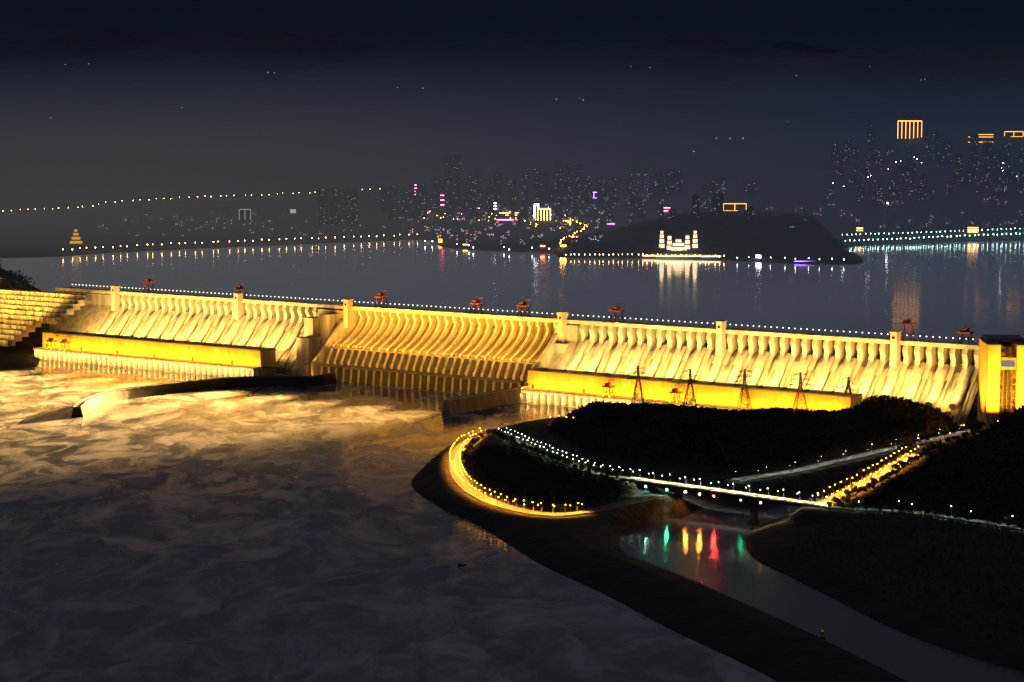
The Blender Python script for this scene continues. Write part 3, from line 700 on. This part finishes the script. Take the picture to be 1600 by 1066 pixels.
def scatter(poly,sp,zmin=3,inset=4):
    xs=[p[0] for p in poly]; ys=[p[1] for p in poly]
    X,Y=np.meshgrid(np.arange(min(xs),max(xs),sp),np.arange(min(ys),max(ys),sp)); X=X.ravel()+rng.uniform(-sp*.5,sp*.5,X.size); Y=Y.ravel()+rng.uniform(-sp*.5,sp*.5,Y.size)
    k=sdf(poly,X,Y)>inset; out=[]
    for x,y in zip(X[k],Y[k]):
        z=ground(x,y)
        if z>zmin and roadd(x,y)>15**2: out.append((x,y,z-.5))
    return out
wood('hill_woodland',scatter(polyT,7),'dark dense woodland covering the hill below the right half of the dam',.8)
wood('headland_woodland',scatter(polyT2,7),'dark low woodland inside the loop road on the headland',.7)
pc=pix([(1330,772),(1400,742),(1470,700),(1560,672),(1680,640),(1800,700),(1800,850),(1600,812),(1450,790)],38)
wood('bank_woodland',scatter(pc,8,3,2),'dark wooded hillside at the right edge above the bank road',.85)
pd=pix([(1190,850),(1300,815),(1450,822),(1600,850),(1700,880),(1700,1040),(1600,1020),(1400,960),(1250,890)],22)
wood('scrub',scatter(pd,9,8,2),'dark scrub on the sloping bank right of the channel',.45,20)
wood('terrace_shrubs',tp,'floodlit shrubs on the terraces left of the dam',.34,24,M['leaf'])
hm=[]
for i in range(1800):
    x=HM.x+random.gauss(20,340); y=HM.y+random.gauss(150,150); z=ground(x,y)
    if z>112 and y<HM.y+400: hm.append((x,y,z))
wood('headland_forest',hm,'dark forest on the rounded hill across the reservoir',1.3,20)
hl=[]
for i in range(500):
    x=HL.x+random.uniform(-100,420); y=HL.y+random.uniform(-220,200); z=ground(x,y)
    if z>104: hl.append((x,y,z))
wood('left_hill_forest',hl,'dark forest on the hill at the left end of the dam',1.4,20)
# ------------------------------------------------------------ far town
wq=MB(); wq.box(-1,1,-.35,0,-1,1)
winm=[wq.mesh('window',m) for m in M['win']]
def building(px,py,wpx,hpx,label,group,nwin=8,pal=(0,1,4),m=None,name='apartment_block',cat='building',dep=18,at=None,ws=1.0):
    if at is None:
        p,t=hit(px,py,4500)
        if p is None or p.z<101: return None
    else: p=at
    k=p.y/F; w=wpx*k; h=hpx*k
    r=empty(name,p,random.uniform(-.25,.25),label,cat,group)
    mb=MB(); mb.box(-w/2,w/2,0,dep,-12,h); mb.box(-w/2-.6,w/2+.6,-.6,dep+.6,h,h+1.4)
    for i in range(max(1,int(w/16))):
        x=-w/2+w*(i+.5)/max(1,int(w/16)); mb.box(x-2.5,x+2.5,5,11,h+1.4,h+5.5)
    for f in range(int(h//12)): mb.box(-w/2-.25,w/2+.25,-.5,-.01,f*12+3.0,f*12+3.5)
    mb.build('wall',m or M['tower'],r)
    cols=max(2,int(w/5)); rows=max(1,int(h/4)); cells=[(i,j) for i in range(cols) for j in range(rows)]; random.shuffle(cells)
    for i,j in cells[:nwin]:
        o=link('window',winm[random.choice(pal)],r,(-w/2+w*(i+.5)/cols,-.55,3+(h-4)*(j+.5)/rows)); o.scale=(1.3*ws,1,1.0*ws)
    return r
G1=('dark high-rise block with a few lit windows in the town across the reservoir','high-rise blocks across the reservoir')
for px,py,w,h in ((505,352,14,56),(523,354,16,58),(541,353,14,57),(554,352,10,55),(700,330,12,85),(714,328,13,84),(738,322,12,42),(840,322,10,58),(873,325,12,72),(888,327,12,70),(905,320,11,62),(770,318,12,40),(800,322,12,42),(820,320,10,46),(660,335,9,30),(940,318,12,40),(960,322,14,42),(985,318,12,36)):
    building(px,py,w,h,*G1,nwin=14,pal=(0,1,4,4,4))
for i in range(80):
    px=random.uniform(600,1180); py=random.uniform(300,350)
    building(px,py,random.uniform(8,16),random.uniform(10,40),*G1,nwin=random.randint(4,9),pal=(0,1,1,4,4,4))
G2=('dark apartment tower with scattered lights on the hillside at the upper right','apartment towers on the upper right hillside')
for i in range(66):
    px=random.uniform(1290,1610); py=random.uniform(235,325)
    building(px,py,random.uniform(8,15),random.uniform(14,44),*G2,nwin=random.randint(4,10),pal=(0,1,4,4,4))
G3=('low dark house with lit windows behind the left waterfront','low houses behind the left waterfront')
for i in range(60):
    px=random.uniform(150,680); py=random.uniform(338,372)
    building(px,py,random.uniform(6,14),random.uniform(4,11),*G3,nwin=random.randint(1,3),pal=(0,1,4),m=M['house'],name='town_house',dep=12)
G4=('low lit building along the shore of the central town','low lit buildings of the central town')
for i in range(85):
    px=random.uniform(640,960); py=random.uniform(325,385)
    building(px,py,random.uniform(6,14),random.uniform(5,12),*G4,nwin=random.randint(2,6),pal=(0,1,2,4,3,5),m=M['house'],name='town_house',dep=12,ws=1.25)
G5=('low building on the far right shore behind the lit causeway','low buildings on the far right shore')
for i in range(30):
    px=random.uniform(1200,1600); py=random.uniform(320,360)
    building(px,py,random.uniform(6,14),random.uniform(5,12),*G5,nwin=random.randint(2,4),pal=(0,1,4),m=M['house'],name='town_house',dep=12)
for px,py in ((103,101),(138,100),(418,113),(428,114),(622,137),(660,138),(870,155),(905,154),(912,156),(985,104),(1015,106),(1245,118),(1360,104),(1440,125),(1446,124),(80,184),(285,168),(1230,190),(1120,216),(1140,216),(1160,216),(1085,237)):
    building(px,py+2,3,2,'tiny lit farmhouse high on the dark mountainside','farmhouses on the mountains',1,(1,1,4),M['house'],'farmhouse','house',10,None,random.uniform(1.5,2.4))
def lit(px,py,wpx,hpx,label,face,bands='v',nb=6,name='lit_building'):
    r=building(px,py,wpx,hpx,label,None,0,name=name)
    if r is None: return
    k=r.location.y/F; w=wpx*k; h=hpx*k
    if bands=='v':
        for i in range(nb):
            mb=MB(); x=-w/2+w*i/(nb-1); mb.box(x-1.1,x+1.1,-2,-1,2,h); mb.build('light_strip',face,r)
        mb=MB(); mb.box(-w/2,w/2,-2.2,-1.1,h-1.5,h+1.6); mb.build('roof_outline',face,r)
    elif bands=='h':
        for i in range(nb):
            mb=MB(); z=3+(h-3)*i/max(1,nb-1); mb.box(-w/2,w/2,-2,-1,z-.9,z+.9); mb.build('light_strip',face,r)
    elif bands=='o':
        mb=MB(); mb.box(-w/2,w/2,-2,-1,h-1,h+1); mb.build('roof_outline',face,r)
        for x in (-w/2,0,w/2): mb=MB(); mb.box(x-.8,x+.8,-2,-1,2,h-1.01); mb.build('light_strip',face,r)
        mb=MB(); mb.box(-w/2,w/2,-2,-1,0,1.2); mb.build('light_strip',face,r)
    elif bands=='f':
        mb=MB(); mb.box(-w*.45,w*.45,-1.6,-.8,h*.1,h*.95); mb.build('lit_sign',face,r)
    return r
lit(1421,218,40,28,'large gold-outlined hotel high on the right hillside',M['gold'],'v',7,'hotel')
lit(1532,224,40,9,'wide low gold-outlined building right of the tall gold hotel',M['gold'],'h',2)
lit(1540,212,24,5,'small gold-lined roof building above the wide gold one',M['gold'],'h',1)
lit(1584,214,28,8,'gold-outlined building at the upper right edge',M['gold'],'o')
lit(1586,283,20,6,'pink-lit building near the right edge',M['pink'],'h',2)
lit(1148,330,36,11,'yellow-outlined rectangular building behind the rounded hill',M['gold'],'o')
lit(850,346,20,19,'bright yellow-lit building in the central town',M['goldB'],'v',5)
lit(1026,302,9,13,'white-lit tower above the temple hill',M['whiteE'],'v',2)
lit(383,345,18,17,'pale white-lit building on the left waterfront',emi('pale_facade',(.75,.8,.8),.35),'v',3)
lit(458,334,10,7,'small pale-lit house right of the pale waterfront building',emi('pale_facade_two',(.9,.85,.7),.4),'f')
lit(652,306,8,16,'slim pink-lit tower at the left of the central town',M['pink'],'h',4)
lit(694,322,12,16,'pink and red lit building in the central town',M['pink'],'h',3)
lit(736,292,7,14,'tower with a red vertical sign in the central town',M['redE'],'v',2)
lit(682,287,5,4,'small red rooftop light building',M['pink'],'f')
lit(928,310,22,9,'purple-outlined building right of the central town',M['purple'],'o')
lit(1115,320,6,6,'building with a magenta sign behind the rounded hill',M['magenta'],'f')
lit(1042,331,10,6,'building with a red and white sign above the temple',M['pink'],'h',2)
lit(770,328,12,10,'white-lit shop building in the central town',M['whiteE'],'h',3)
lit(795,345,40,7,'long row of pink-lit shops in the central town',M['pink'],'h',1)
lit(800,338,34,5,'long row of warm-lit shops in the central town',M['goldB'],'h',2)
lit(886,352,14,8,'orange-lit building at the foot of the central town',M['gold'],'f')
lit(838,342,6,22,'slim white-lit tower beside the yellow building',M['whiteE'],'v',2)
lit(900,372,18,4,'low orange-lit shore building left of the temple hill',M['goldB'],'h',1)
lit(880,387,9,3,'low orange-lit pier building at the shore',emi('pier_lights',(1,.40,.04),60),'h',1)
lit(848,387,7,3,'low red-lit pier building at the shore',emi('pier_lights_red',(1,.12,.04),50),'h',1)
lit(688,380,7,7,'amber-lit shore pavilion left of the central town',M['gold'],'f')
lit(727,384,8,3,'small warm-lit jetty house on the central shore',M['goldB'],'h',1)
lit(1343,362,10,5,'small yellow-lit pavilion at the left end of the causeway',M['goldB'],'h',2)
lit(1383,320,10,4,'white-lit low building above the causeway',M['whiteE'],'h',1)
lit(1590,283,10,4,'red-lit shop at the right edge',M['redE'],'f')
lit(955,352,12,4,'pink-lit low building right of the central town',M['magenta'],'h',1)
lit(1185,404,8,4,'white-lit jetty building at the foot of the rounded hill',M['whiteE'],'h',2)
lit(1520,364,16,8,'gold-lit pavilion standing on the causeway',M['goldB'],'h',3)
def tiers(name,loc,label,cat,sizes,m,mr,k=1.0,group=None):
    r=empty(name,loc,.1,label,cat,group); z=0
    for w,h in sizes:
        mb=MB(); mb.box(-w/2,w/2,-w*.3,w*.3,z,z+h*.72); mb.build('storey',m,r)
        a=w*.5+2*k; c=w*.3+2*k; z1=z+h*.72
        mb=MB(); mb.add([(-a,-c,z1),(a,-c,z1),(a,c,z1),(-a,c,z1),(-w*.34,-c*.35,z+h),(w*.34,-c*.35,z+h),(w*.34,c*.35,z+h),(-w*.34,c*.35,z+h)],[(3,2,1,0),(4,5,6,7),(0,1,5,4),(1,2,6,5),(2,3,7,6),(3,0,4,7)])
        mb.build('roof',mr,r); z+=h
    return r
p,t=hit(119,381,3800)
M['goldP']=emi('pagoda_gold_glow',(1,.5,.1),.6)  # floodlighting put into the storey walls as emission
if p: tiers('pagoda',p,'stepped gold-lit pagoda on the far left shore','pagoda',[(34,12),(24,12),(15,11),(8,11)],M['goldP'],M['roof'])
M['templeW']=emi('temple_wall_glow',(1,.74,.40),2.2); M['templeR']=emi('temple_roof_glow',(1,.5,.2),.25)  # floodlit look put into temple walls and roofs as emission
TW=[(13,14),(11,13),(9,12),(7,9)]
for px,py,lab,sz in ((1060,391,'large central gate hall of the lit temple below the rounded hill',[(40,12),(28,10),(14,9)]),
    (1034,388,'outer left lit tower of the temple with stacked roofs',TW),(1046,390,'inner left lit tower of the temple with stacked roofs',TW[:3]),
    (1086,388,'outer right lit tower of the temple with stacked roofs',TW),(1074,390,'inner right lit tower of the temple with stacked roofs',TW[:3]),
    (1060,401,'long low lit terrace hall at the front of the temple',[(130,5)]),
    (1110,402,'small lit side hall right of the temple front',[(50,5)]),(1016,401,'small lit side hall left of the temple front',[(40,5)])):
    p,t=hit(px,py,4500)
    if p: tiers('temple_hall',p,lab,'temple',sz,M['templeW'],M['templeR'],1.2,'lit temple halls below the rounded hill')
def farmesh(key,name):
    mb=MB(); mb.tube((0,0,-2),(0,0,9),.4,.3,5); mb.ball((0,0,10),1.4,7,4,1); return mb.mesh(name,[M['steel'],{'w':M['farW'],'g':M['farG'],'o':M['farO'],'s':M['whiteE']}[key]])
def farrow(pts,n,key,label,group,jit=0.6,name='promenade_lamp',tm=3800,sc=1.0):
    me=farmesh(key,name)
    P=[Vector((a,b,0)) for a,b in pts]; seg=[(b-a).length for a,b in zip(P,P[1:])]; T=sum(seg)
    for i in range(n):
        u=T*(i+.5)/n; k=0
        while k<len(seg)-1 and u>seg[k]: u-=seg[k]; k+=1
        q=P[k]+(P[k+1]-P[k])*(u/seg[k]); px=q.x+random.uniform(-1,1)*jit*2; py=q.y+random.uniform(-.5,.5)*jit
        p,t=hit(px,py,tm)
        if p is None: continue
        if p.z<100: p.z=100
        o=tag(link(name,me,None,p),label,name.replace('_',' '),group); s=random.uniform(.6,1.1)*sc; o.scale=(s,s,1)
farrow([(92,396),(130,394),(300,385),(500,377),(660,371)],44,'w','warm lamp on the left waterfront promenade','lamps on the left waterfront',1.6,'promenade_lamp',3800,.75)
farrow([(0,334),(130,328),(170,320),(230,316),(300,312),(420,308),(500,304),(625,298)],50,'w','warm lamp on the long highway climbing above the left shore','lamps on the highway above the left shore',1.6,'highway_lamp',3800,.5)
farrow([(872,388),(885,376),(905,366),(918,358),(885,345)],26,'o','gold lamp on the zigzag road beside the temple hill','lamps on the zigzag road',1.5,'zigzag_road_lamp',3800,.75)
farrow([(880,404),(1000,404),(1135,407)],34,'w','warm lamp along the temple quay','lamps along the temple quay',.8,'quay_lamp',3800,.5)
farrow([(1140,408),(1330,412)],10,'s','small white lamp along the foot of the rounded hill','lamps below the rounded hill',2,'quay_lamp',3800,.4)
farrow([(1312,372),(1420,369),(1500,366),(1605,362)],40,'g','greenish white lamp on the causeway, upper row','upper row of causeway lamps',.5,'causeway_lamp',3800,.45)
farrow([(1318,382),(1420,378),(1500,374),(1605,370)],40,'g','greenish white lamp on the causeway, lower row','lower row of causeway lamps',.5,'causeway_lamp',3800,.65)
farrow([(650,340),(800,348),(880,360)],34,'o','gold lamp in the streets of the central town','lamps in the central town',9,'town_lamp',3800,.65)
farrow([(650,330),(900,335)],24,'s','white lamp in the streets of the central town','white lamps in the central town',16,'town_lamp',3800,.4)
farrow([(645,380),(760,390),(860,396)],9,'s','white lamp on the shore of the central town','white lamps on the central shore',7,'shore_road_lamp',3800,.8)
farrow([(1290,300),(1450,250),(1600,270)],28,'s','white lamp among the towers on the right hillside','lamps on the right hillside',16,'hillside_lamp',3800,.4)
p=W(1275,411,100); r=empty('ferry_boat',p,.05,'long low boat outlined in violet light off the rounded hill','boat')
mb=MB(); n=10
vs=[];fs=[]
for i in range(n+1):
    x=-60+120*i/n; w=7*(1-abs(2*i/n-1)**4)+.4; vs+=[(x,-w,4),(x,w,4),(x,w*.7,-1),(x,-w*.7,-1)]
for i in range(n):
    for k in range(4): fs.append((i*4+k,i*4+(k+1)%4,i*4+4+(k+1)%4,i*4+4+k))
fs+=[(0,1,2,3),(n*4,n*4+1,n*4+2,n*4+3)]
mb.add(vs,fs); mb.build('hull',M['tower'],r)
mb=MB(); mb.box(-45,40,-4,4,4.01,8); mb.build('cabin',M['tower'],r)
mb=MB(); mb.box(-58,58,-7.6,-7.1,4.2,5.4); mb.build('light_strip',M['purple'],r)
p=W(722,884,0); r=empty('work_boat',p,.3,'small dark boat alone in the middle of the river','boat'); r.scale=(.6,.6,.6)
mb=MB(); vs=[];fs=[]
for i in range(9):
    x=-8+16*i/8; w=2.4*(1-(max(0,i/8-.5)*2)**2*.9); vs+=[(x,-w,1.8),(x,w,1.8),(x,w*.6,-.6),(x,-w*.6,-.6)]
for i in range(8):
    for k in range(4): fs.append((i*4+k,i*4+(k+1)%4,i*4+4+(k+1)%4,i*4+4+k))
fs+=[(0,1,2,3),(32,33,34,35)]
mb.add(vs,fs); mb.build('hull',M['glass'],r); mb=MB(); mb.box(-6,-1,-1.8,1.8,1.81,4.5); mb.box(-6.4,-.6,-2,2,4.5,4.8); mb.build('cabin',M['roof'],r); mb=MB(); mb.tube((1,0,1.8),(1,0,7),.12,.08,6); mb.build('mast',M['steel'],r)
for px,py,lab in ((1097,921,'small channel buoy with red lamp near the dike'),(1285,998,'small channel buoy near the bottom of the dike'),(1513,985,'small channel buoy near the right bank')):
    r=empty('channel_buoy',W(px,py,0),0,lab,'buoy'); mb=MB(); mb.tube((0,0,-1),(0,0,1.2),2.2,2.0,12); mb.build('float',M['red'],r)
    mb=MB()
    for a in range(4): mb.bar((1.4*math.cos(a*1.57),1.4*math.sin(a*1.57),1.2),(.3*math.cos(a*1.57),.3*math.sin(a*1.57),6),.25)
    mb.build('frame',M['red'],r); mb=MB(); mb.ball((0,0,6.4),.4); mb.build('lamp',emi('buoy_lamp',(1,.3,.2),1),r)
p=W(672,727,6); r=empty('mast_crane',p,0,'thin post with a short arm at the tip of the headland','crane')
mb=MB(); mb.tube((0,0,-6),(0,0,19),.6,.4,8); mb.build('post',M['steel'],r); mb=MB(); mb.bar((-2,0,14),(16,0,13),.5); mb.bar((0,0,19),(14,0,13.4),.25); mb.build('arm',M['steel'],r)
slm=lamp_mesh(7,.6,0,M['lampO'],'shore_lamp')
for px,py in ((860,660),(873,659),(885,661),(896,662)):
    p,t=hit(px,py,1500)
    if p: tag(link('shore_lamp',slm,None,p),'orange lamp at the wooded shore near the powerhouse','lamp','orange lamps at the wooded shore')
# ------------------------------------------------------------ world
w=bpy.data.worlds.new('World'); scene.world=w; w.use_nodes=True; n=w.node_tree.nodes; l=w.node_tree.links
bg=n['Background']
sky=n.new('ShaderNodeTexSky'); sky.sky_type='NISHITA'; sky.sun_disc=False; sky.sun_elevation=math.radians(-4); sky.sun_rotation=math.radians(250)
tc=n.new('ShaderNodeTexCoord'); sp=n.new('ShaderNodeSeparateXYZ'); l.new(tc.outputs['Generated'],sp.inputs[0])
r=n.new('ShaderNodeValToRGB'); e=r.color_ramp.elements; e[0].position=0; e[0].color=(.022,.024,.030,1); e[1].position=.6; e[1].color=(.044,.047,.062,1)
a=e.new(.035); a.color=(.009,.0115,.020,1); a=e.new(.05); a.color=(.0050,.0076,.0155,1); a=e.new(.078); a.color=(.0030,.0050,.0112,1); a=e.new(.2); a.color=(.037,.040,.054,1)
l.new(sp.outputs['Z'],r.inputs[0])
ad=n.new('ShaderNodeMix'); ad.data_type='RGBA'; ad.blend_type='ADD'; ad.inputs[0].default_value=.02; l.new(r.outputs[0],ad.inputs[6]); l.new(sky.outputs[0],ad.inputs[7])
l.new(ad.outputs[2],bg.inputs[0]); bg.inputs[1].default_value=1
sd=bpy.data.lights.new('moon','SUN'); sd.energy=.03; sd.angle=.02; sd.color=(.75,.82,1); so=bpy.data.objects.new('moon',sd); COL.objects.link(so); so.rotation_euler=(math.radians(48),0,math.radians(-60))
scene.view_settings.view_transform='Standard'
print('DL',DL,'objs',len(COL.objects))
